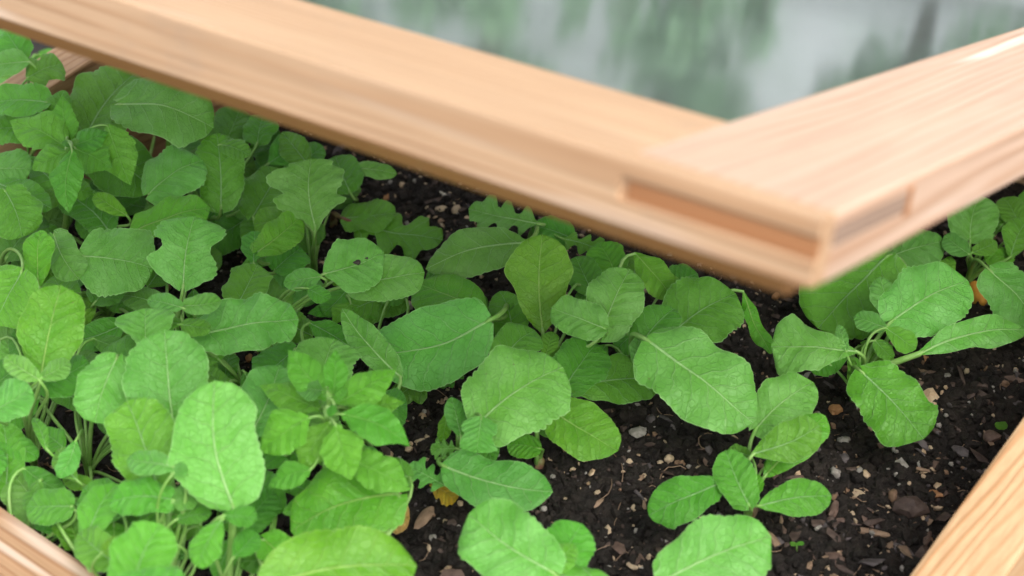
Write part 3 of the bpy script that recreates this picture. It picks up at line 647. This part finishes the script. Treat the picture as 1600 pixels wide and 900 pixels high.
P_('radish plant in the bottom left corner behind the near board', 40, 900, [
  ('R', 8, 770, 2, 658, 62, 6, 'g', U(ny=-.9)), ('R', 72, 812, 22, 742, 84, 4.5, 'b'), ('E', 100, 838, 60, 770, 52, 5, 'g'), ('R', 110, 790, 40, 790, 60, 7, 'g')])
P_('radish plant with overlapping round leaves at the bottom left behind the near board', 190, 985, [
  ('R', 205, 920, 250, 818, 100, 12, 'g', U(ny=-.7)), ('O', 130, 850, 178, 752, 60, 9, 'g'), ('R', 122, 852, 98, 795, 56, 5, 'y'), ('R', 180, 880, 120, 830, 60, 8.5, 'g'), ('R', 175, 925, 290, 905, 60, 13.5, 'g'), ('E', 160, 862, 196, 845, 30, 10, 'y'), ('R', 190, 800, 130, 760, 70, 7, 'g')])
for a, k in PL: pass
# lower, half-hidden foliage fills the thicket: extra leaves given to whichever plant grows nearest
def in_thicket(x, y):
    if y < 60+x*.42 or x < -30: return False
    lim = 560 if y < 300 else (640 if 440 < y < 480 else (470 if y < 420 else (560 if y < 600 else 600)))
    if y > 752+x*.69: return False
    holes = [(30, 245, 55, 30), (70, 265, 30, 50), (175, 185, 40, 18), (235, 215, 50, 22), (360, 440, 22, 40), (110, 690, 62, 48), (160, 780, 25, 50), (235, 360, 26, 24), (440, 570, 60, 26), (600, 300, 60, 50), (480, 800, 25, 40), (505, 505, 40, 20), (430, 700, 20, 50)]
    for hx, hy, rx, ry in holes:
        if ((x-hx)/rx)**2+((y-hy)/ry)**2 < 1: return False
    return x < lim
crowns = [(i, a[1], a[2]) for i, (a, k) in enumerate(PL)]
fr = random.Random(5); nfill = 0; FILL = {}
for gy in range(60, 905, 50):
    for gx in range(-20, 640, 54):
        x = gx+fr.uniform(-20, 20); y = gy+fr.uniform(-18, 18)
        if not in_thicket(x, y): continue
        zc = fr.uniform(2.8, 5.4)+(1.5 if y > 550 else 0)
        i = min(crowns, key=lambda c: (c[1]-x)**2+(c[2]-100-y)**2+(1e9 if c[0] in (8, 9) else 0))[0]
        ang = fr.uniform(0, 6.28); Lp = fr.uniform(58, 104); cx, cy = math.cos(ang)*Lp/2, math.sin(ang)*Lp/2*.8
        kd = fr.choice('RRROES'); FILL.setdefault(i, []).append((kd, x-cx, y-cy, x+cx, y+cy, fr.uniform(.55, .8)*Lp*(.7 if kd in 'OES' else 1), zc, fr.choice('gggddyb'))); nfill += 1
for (x, y, i) in ((745, 470, 12), (775, 520, 13), (905, 470, 13), (870, 560, 13), (930, 560, 14), (960, 470, 14), (1010, 500, 14), (1085, 500, 14), (985, 530, 14), (890, 420, 13), (960, 405, 14), (1100, 560, 14), (835, 600, 15), (860, 660, 15), (770, 620, 17), (760, 700, 17), (690, 700, 17), (1230, 560, 21), (1290, 560, 21), (1370, 560, 21), (1560, 400, 23), (1480, 420, 23)):
    ang = fr.uniform(0, 6.28); Lp = fr.uniform(40, 72); cx, cy = math.cos(ang)*Lp/2, math.sin(ang)*Lp/2*.8
    kd = fr.choice('RRLSE'); FILL.setdefault(i, []).append((kd, x-cx, y-cy, x+cx, y+cy, fr.uniform(.5, .75)*Lp*(.75 if kd in 'ES' else 1), fr.uniform(2., 3.6), fr.choice('ggdyb')))
for i, (a, k) in enumerate(PL):
    lab, cx, cy, lv = a
    plant('radish_plant', lab, 'radish plant', cx, cy, lv+FILL.get(i, []), group=R_)

# ---- weeds with whorled pointed leaves on an upright stem
def weed(label, cpx, cpy, top, leaves, small):
    c = at(cpx, cpy, 0); c.z = float(soil_h(c.x, c.y)); root = empty('weed_plant', c); tag(root, label, 'weed', 'leafy weeds among the radishes')
    T = at(top[0], top[1], top[2]/100)
    pts = [c.lerp(T, t_)+Vector((.004*math.sin(t_*5), 0, 0)) for t_ in np.linspace(0, 1, 10)]
    v_, f_ = tube_mesh(pts, [.0036-.0016*i/9 for i in range(10)], 8); link('stem', v_, f_, STALK, root, origin=c)
    for sp in leaves+small:
        z = sp[6]/100; node = pts[min(9, max(0, int(round(9*(z-c.z)/(T.z-c.z)))))]
        leaf_on(root, (*sp[:5], sp[5]*1.22, *sp[6:]), node, srad=.0011)
    # unopened bud tip
    return root
weed('bright green weed with pointed toothed leaves at the upper left', 90, 400, (112, 228, 14), [
  ('P', 106, 230, 14, 186, 56, 14, 'w'), ('P', 110, 226, 97, 148, 34, 14.6, 'w', U(ny=-.9)), ('P', 114, 228, 168, 204, 32, 14.4, 'w'), ('P', 112, 236, 104, 330, 42, 13.6, 'w', U(ny=-.8)), ('P', 118, 232, 176, 262, 44, 13.4, 'w'),
  ('P', 168, 196, 203, 288, 50, 13.2, 'w', U(ny=-.9)), ('P', 106, 236, 48, 262, 38, 13.2, 'w'), ('P', 100, 300, 40, 240, 40, 10, 'g')],
  [('S', 110, 228, 122, 216, 9, 15, 'w'), ('S', 110, 228, 98, 220, 9, 15, 'w'), ('S', 112, 230, 104, 240, 9, 15, 'w'), ('P', 105, 290, 150, 300, 26, 10, 'w'), ('P', 103, 300, 60, 320, 26, 9, 'w')])
weed('largest weed with whorls of pointed bright green leaves at the lower left centre', 490, 880, (522, 632, 14), [
  ('P', 516, 622, 450, 545, 46, 14.0, 'w', U(ny=-.7)), ('P', 520, 620, 523, 545, 32, 14.3, 'w', U(ny=-1.0)), ('P', 528, 628, 618, 574, 46, 14.0, 'w'), ('P', 500, 640, 404, 600, 40, 11.9, 'w'), ('P', 482, 652, 405, 706, 58, 12.6, 'w', U(ny=-.7)),
  ('P', 535, 646, 640, 694, 50, 13.1, 'w'), ('P', 524, 664, 548, 750, 54, 13.0, 'w', U(ny=-.8)), ('P', 545, 716, 640, 762, 52, 11.2, 'w'), ('P', 484, 734, 418, 760, 36, 11.2, 'w'), ('P', 516, 660, 470, 742, 40, 12.1, 'w', U(ny=-.7)),
  ('P', 545, 640, 632, 628, 36, 11.9, 'w'), ('P', 505, 610, 462, 610, 30, 13.3, 'b')],
  [('S', 520, 630, 505, 604, 12, 14.5, 'w'), ('S', 522, 630, 540, 606, 12, 14.5, 'w'), ('S', 522, 632, 514, 650, 12, 14.5, 'w'), ('P', 520, 690, 575, 712, 28, 10.8, 'w'), ('P', 510, 700, 470, 690, 26, 10.4, 'w'), ('P', 510, 760, 560, 790, 34, 8.6, 'w'), ('P', 500, 780, 440, 800, 34, 7.9, 'w')])
weed('low weed with small narrow leaves under the pale toothed leaf in the middle left', 545, 500, (548, 470, 3.5), [
  ('P', 548, 470, 500, 462, 26, 3.6, 'w'), ('P', 548, 472, 590, 455, 24, 3.8, 'w'), ('P', 548, 474, 520, 505, 26, 3.4, 'w'), ('P', 550, 474, 588, 498, 22, 3.2, 'w'), ('P', 548, 470, 556, 440, 20, 3.6, 'w'), ('P', 545, 480, 480, 488, 24, 3, 'w')], [])
# ---- the only seedling still at seed-leaf stage
c = at(1245, 862, 0); c.z = float(soil_h(c.x, c.y)); sd0 = empty('seedling', c); tag(sd0, 'tiny two-leaved green sprout alone on bare soil at the lower right', 'seedling')
T = at(1245, 850, .010); v_, f_ = tube_mesh([c, c.lerp(T, .5), T], .0007, 6); link('stem', v_, f_, STALK, sd0, origin=c)
leaf_on(sd0, ('S', 1245, 850, 1234, 849, 7, 1.1, 'w', U(stalk=False)), None); leaf_on(sd0, ('S', 1245, 850, 1257, 849, 7, 1.1, 'w', U(stalk=False)), None)

# ------------------------------------------------------------------ loose things lying on the soil
def lone_leaf(name, label, cat, spec):
    o = leaf_on(None, (*spec[:8], dict(stalk=False, **(spec[8] if len(spec) > 8 else {}))), None, name=name)[0]
    tag(o, label, cat); return o
lone_leaf('fallen_leaf', 'bright yellow fallen leaf scrap under the pale oblong leaf', 'leaf', ('M', 674, 758, 712, 782, 36, 2.2, 'Y'))
lone_leaf('fallen_leaf', 'ochre withered leaf tip on soil beside the huge yellow-green leaf', 'leaf', ('R', 596, 806, 640, 810, 52, 1.2, 'O', U(ny=-.6)))
lone_leaf('fallen_leaf', 'tiny round pale green leaf disc beside the right board', 'leaf', ('R', 1556, 664, 1575, 664, 13, .5, 'w'))
def chunk(name, label, cat, px, py, wpx, hpx, mat, ang=0, flat=.5, seed=0, rough=.42, sub=2, z=None, lift=.45):
    r = np.random.default_rng(seed+77); bv, bf = ico(sub)
    wpx *= .88; hpx *= .8
    c = at(px, py, 0); c.z = float(soil_h(c.x, c.y)) if z is None else z
    if z is not None: c = at(px, py, z)
    dep = (c-CAM).dot(FWD); a = wpx/2*dep/F_PX; b_ = hpx/2*dep/F_PX/.66
    d1 = r.normal(size=(5, 3)); V = bv.copy()
    disp = sum(np.sin(bv@d1[i]*(2+i)+i*1.7)/(1+i*.5) for i in range(5))*rough*.45
    V = V*(1+disp)[:, None]
    V += r.normal(size=V.shape)*rough*.05
    V[:, 0] *= a; V[:, 1] *= b_; V[:, 2] *= min(a, b_)*flat
    ca, sa = math.cos(ang), math.sin(ang); V[:, :2] = np.stack([V[:, 0]*ca-V[:, 1]*sa, V[:, 0]*sa+V[:, 1]*ca], 1)
    V += np.array([c.x, c.y, c.z+min(a, b_)*flat*lift+.001])
    o = link(name, V, bf.tolist(), mat, smooth=(sub > 2)); tag(o, label, cat); return o
PB = 'pebble'
for i, (lab, px, py, wp, hp, mt, an) in enumerate([
  ('round speckled grey-tan pebble on open soil between seedling and right board', 1408, 723, 22, 20, GRIT[1], 0),
  ('flat greenish grey pebble below the wet oblong leaf', 998, 688, 34, 18, GRIT[1], .1),
  ('small beige lumpy stone on bare soil under the lid rail', 688, 325, 20, 13, GRIT[2], 0),
  ('small tan stone below the beige lumpy stone under the lid rail', 697, 359, 12, 12, GRIT[0], .4),
  ('squarish pinkish beige stone above the brown clod', 1343, 766, 22, 20, GRIT[2], .3),
  ('orange wedge-shaped stone beside the right board', 1461, 770, 26, 16, GRIT[4], .4),
  ('rust brown angular stone right of the topmost seedling leaf', 1306, 646, 24, 18, GRIT[4], -.3),
  ('pale beige chunk of stone half under the toothed right-hand leaf', 1452, 622, 34, 30, GRIT[0], .4),
  ('dark grey slate fragment near the right board', 1500, 700, 22, 22, BARK[1], .5),
  ('round tan pebble left of the pale heart-like leaf', 660, 648, 16, 14, GRIT[0], 0),
  ('pinkish tan flake of stone at the left of the lower soil gap', 656, 694, 24, 14, GRIT[2], .2),
  ('brownish round pebble at the bottom edge of the lower soil gap', 994, 872, 28, 18, GRIT[2], 0),
  ('pale grey pebble left of the pinnate right-hand plant', 1266, 586, 24, 14, GRIT[1], 0),
  ('small white-grey pebble right of the ochre leaf tip', 676, 836, 14, 12, GRIT[1], 0),
  ('dark round pebble near the glossy oval leaf', 1018, 661, 20, 14, BARK[1], 0),
  ('small dark greenish pebble above the squarish beige stone', 1318, 714, 20, 16, BARK[1], 0)]):
    chunk('pebble', lab, PB, px, py, wp, hp, mt, an, seed=i)
BK = 'bark chip'
for i, (lab, px, py, wp, hp, mt, an, fl) in enumerate([
  ('tan leaf-shaped bark flake right of the pinnate plant stalk', 1442, 580, 48, 17, BARK[3], -.8, .35),
  ('large crumbly brown bark clod near the lower right board', 1424, 797, 62, 36, BARK[0], -.1, .7),
  ('long thin curved brown bark stick below the crumbly clod', 1364, 826, 72, 10, BARK[3], -.25, .9),
  ('grey flat bark piece pointing down beside the lower right board', 1412, 858, 52, 20, BARK[1], -.9, .4),
  ('reddish bark lump at the lower right near the bottom edge', 1306, 872, 44, 26, BARK[2], -.4, .5),
  ('brown stubby stick right of the lowest seedling leaf', 1303, 794, 50, 13, BARK[2], 1.15, .9),
  ('pale brown upright bark strip right of the ochre leaf tip', 664, 804, 62, 18, BARK[3], 1.15, .6),
  ('dark long twig lying below the wet oblong leaf', 975, 640, 90, 9, BARK[0], .05, .9),
  ('short brown twig left of the lower right seedling', 1000, 754, 26, 8, BARK[3], .9, .9),
  ('dark split bark stick in the soil gap left of the upright oval leaf', 755, 548, 40, 15, BARK[0], -1.0, .7),
  ('purplish brown bark flake on the open soil at the right edge', 1588, 592, 44, 16, BARK[2], .1, .4),
  ('red-brown bark curl beside the right board above the slate fragment', 1548, 686, 34, 22, BARK[2], .4, .5),
  ('thin dark twig standing diagonal in the middle of the lower soil gap', 993, 772, 52, 5, BARK[1], -1.0, .9),
  ('pale brown crooked twig at the bottom left of the lower soil gap', 702, 884, 36, 7, BARK[3], .1, .9)]):
    chunk('bark_chip', lab, BK, px, py, wp, hp, mt, an, fl, seed=40+i, rough=.3)
o = chunk('twig', 'short white root twig on the soil just below the lid rail', 'twig', 692, 304, 26, 4, simple_mat('white_root', (.6, .52, .42), (.7, .62, .52)), -.9, .9, seed=90)
o = chunk('radish_root', 'rounded orange radish root showing between leaves at the right edge', 'radish root', 1527, 462, 34, 50, simple_mat('root_orange', (.60, .24, .03), (.72, .36, .06), 60), 0, 1.0, seed=91, rough=.05, lift=.5, sub=3)
# the dropping on the pale leaf: found by ray at the leaf's surface
bpy.context.view_layer.update()
dg = bpy.context.evaluated_depsgraph_get()
def surf(px, py):
    h, loc, nor, *_ = scene.ray_cast(dg, CAM, ray(px, py).normalized()); return loc, nor
loc, nor = surf(558, 409)
DROP = simple_mat('dark_dropping', (.02, .015, .012), (.05, .04, .03))
bv, bf = ICO2
for (px, py, s_, lab) in ((558, 409, .0032, 'larger dark dropping on the pale leaf in the upper middle'), (573, 403, .0013, 'smallest dark speck beside the larger dropping on the pale leaf')):
    loc, nor = surf(px, py)
    o = link('dropping', bv*np.array([s_*1.3, s_, s_*.6])*(1+.2*np.sin(bv[:, :1]*5))+np.array(loc+nor*s_*.3), bf.tolist(), DROP); tag(o, lab, 'dropping')

# ------------------------------------------------------------------ surroundings, seen reflected in and through the pane
gm, t, P, out = newmat('gravel_path'); b = NB(t); co = b.n('ShaderNodeTexCoord').outputs['Object']
n = b.noise(co, 40, 5, .7); b.put(P.inputs['Base Color'], b.mix(b.mr(n, .3, .7), (.30, .33, .33), (.46, .47, .50))); P.inputs['Roughness'].default_value = .9; b.put(P.inputs['Normal'], b.bump(n, .8, .01))
g = link('ground', [(-60, -60, -.055), (60, -60, -.055), (60, 60, -.055), (-60, 60, -.055)], [(0, 1, 2, 3)], gm, smooth=False); tag(g, kind='structure')
g = link('border_soil', [(-4, -3, -.049), (4, -3, -.049), (4, 1.0, -.049), (-4, 1.0, -.049)], [(0, 1, 2, 3)], SOIL2, smooth=False); tag(g, kind='structure')
def wall(name, label, x0, x1, y0, y1, z1, mat):
    bm = bmesh.new(); vs = [bm.verts.new(p) for p in ((x0, y0, -.055), (x1, y0, -.055), (x1, y1, -.055), (x0, y1, -.055), (x0, y0, z1), (x1, y0, z1), (x1, y1, z1), (x0, y1, z1))]
    for f in ((0, 3, 2, 1), (4, 5, 6, 7), (0, 1, 5, 4), (1, 2, 6, 5), (2, 3, 7, 6), (3, 0, 4, 7)): bm.faces.new([vs[i] for i in f])
    bmesh.ops.bevel(bm, geom=list(bm.edges), offset=.02, segments=2, affect='EDGES')
    me = bpy.data.meshes.new(name); bm.to_mesh(me); bm.free(); me.materials.append(mat); o = bpy.data.objects.new(name, me); COL.objects.link(o); tag(o, label, 'wall'); return o
wall('garden_wall', 'pale grey rendered garden wall mirrored in the glass pane', -5, 7, 4.6, 4.85, 2.6, simple_mat('grey_render', (.62, .68, .67), (.74, .76, .80), 3, .9, .002))
BUSH = simple_mat('bush_leaf', (.16, .34, .15), (.30, .50, .28), 6, .5, .0005); TRUNK = simple_mat('bush_stem', (.10, .08, .06), (.2, .17, .14), 30, .8)
def bush(label, x, y, h, rx, seed, n=2200):
    r = np.random.default_rng(seed); c = Vector((x, y, -.055)); root = empty('garden_shrub', c); tag(root, label, 'shrub', 'upright shrubs along the garden wall')
    v_, f_ = [], []
    for k in range(5):
        a = k*1.26+r.random(); pts = [c+Vector((math.cos(a)*rx*.55*t_**1.3, math.sin(a)*rx*.55*t_**1.3, h*.85*t_)) for t_ in np.linspace(0, 1, 8)]
        vv, ff = tube_mesh(pts, [(.022 if h > .6 else .004)*(1-.8*i/7) for i in range(8)], 6); o_ = len(v_); v_ += vv; f_ += [tuple(q+o_ for q in f) for f in ff]
    link('trunk', v_, f_, TRUNK, root, origin=c)
    V = []; Fq = []
    cl = [(r.normal()*.45*rx, r.normal()*.45*rx, h*(.05+.9*r.random()), rx*r.uniform(.3, .6)) for _ in range(26)]
    for _ in range(n):
        q = cl[r.integers(len(cl))]; d = r.normal(size=3); d /= np.linalg.norm(d); p = np.array([q[0], q[1], q[2]])+d*q[3]*r.random()**.4
        l_ = r.uniform(.03, .055) if h > .6 else r.uniform(.012, .024); e = r.normal(size=3); e /= np.linalg.norm(e); f2 = np.cross(e, d); f2 /= np.linalg.norm(f2)+1e-6; k = len(V); p = p+np.array(c)
        V += [p-e*l_, p+f2*l_*.4, p+e*l_, p-f2*l_*.4]; Fq.append((k, k+1, k+2, k+3))
    link('crown', np.array(V), Fq, BUSH, root, origin=c, smooth=False)
bush('small dark rounded bush leftmost of the front row mirrored in the pane', .10, 2.0, .36, .055, 11, 700)
bush('small slim upright bush second from the left in the front row', .235, 1.95, .43, .030, 12, 600)
bush('small pale bush in the middle of the front row', .345, 2.1, .40, .028, 13, 500)
bush('small bush second from the right in the front row', .455, 1.95, .445, .036, 14, 600)
bush('small low bush rightmost of the front row', .60, 2.05, .36, .045, 15, 600)
bush('broad shrub farthest left of the shrubs mirrored in the pane', -1.3, 3.7, 1.5, .42, 1)
bush('tall dense shrub second from the left mirrored in the pane', -.45, 3.8, 1.9, .34, 2)
bush('narrow upright shrub right of the tall dense shrub', .15, 3.6, 1.6, .20, 3)
bush('bushy shrub in the middle of the mirrored row', .75, 3.8, 1.35, .32, 4)
bush('low rounded shrub right of the bushy middle shrub', 1.35, 3.4, .95, .30, 6)
bush('lone shrub farthest right against the garden wall', 2.7, 4.0, 1.4, .30, 5)
print('leaves', LEAFN[0], 'fill', nfill)
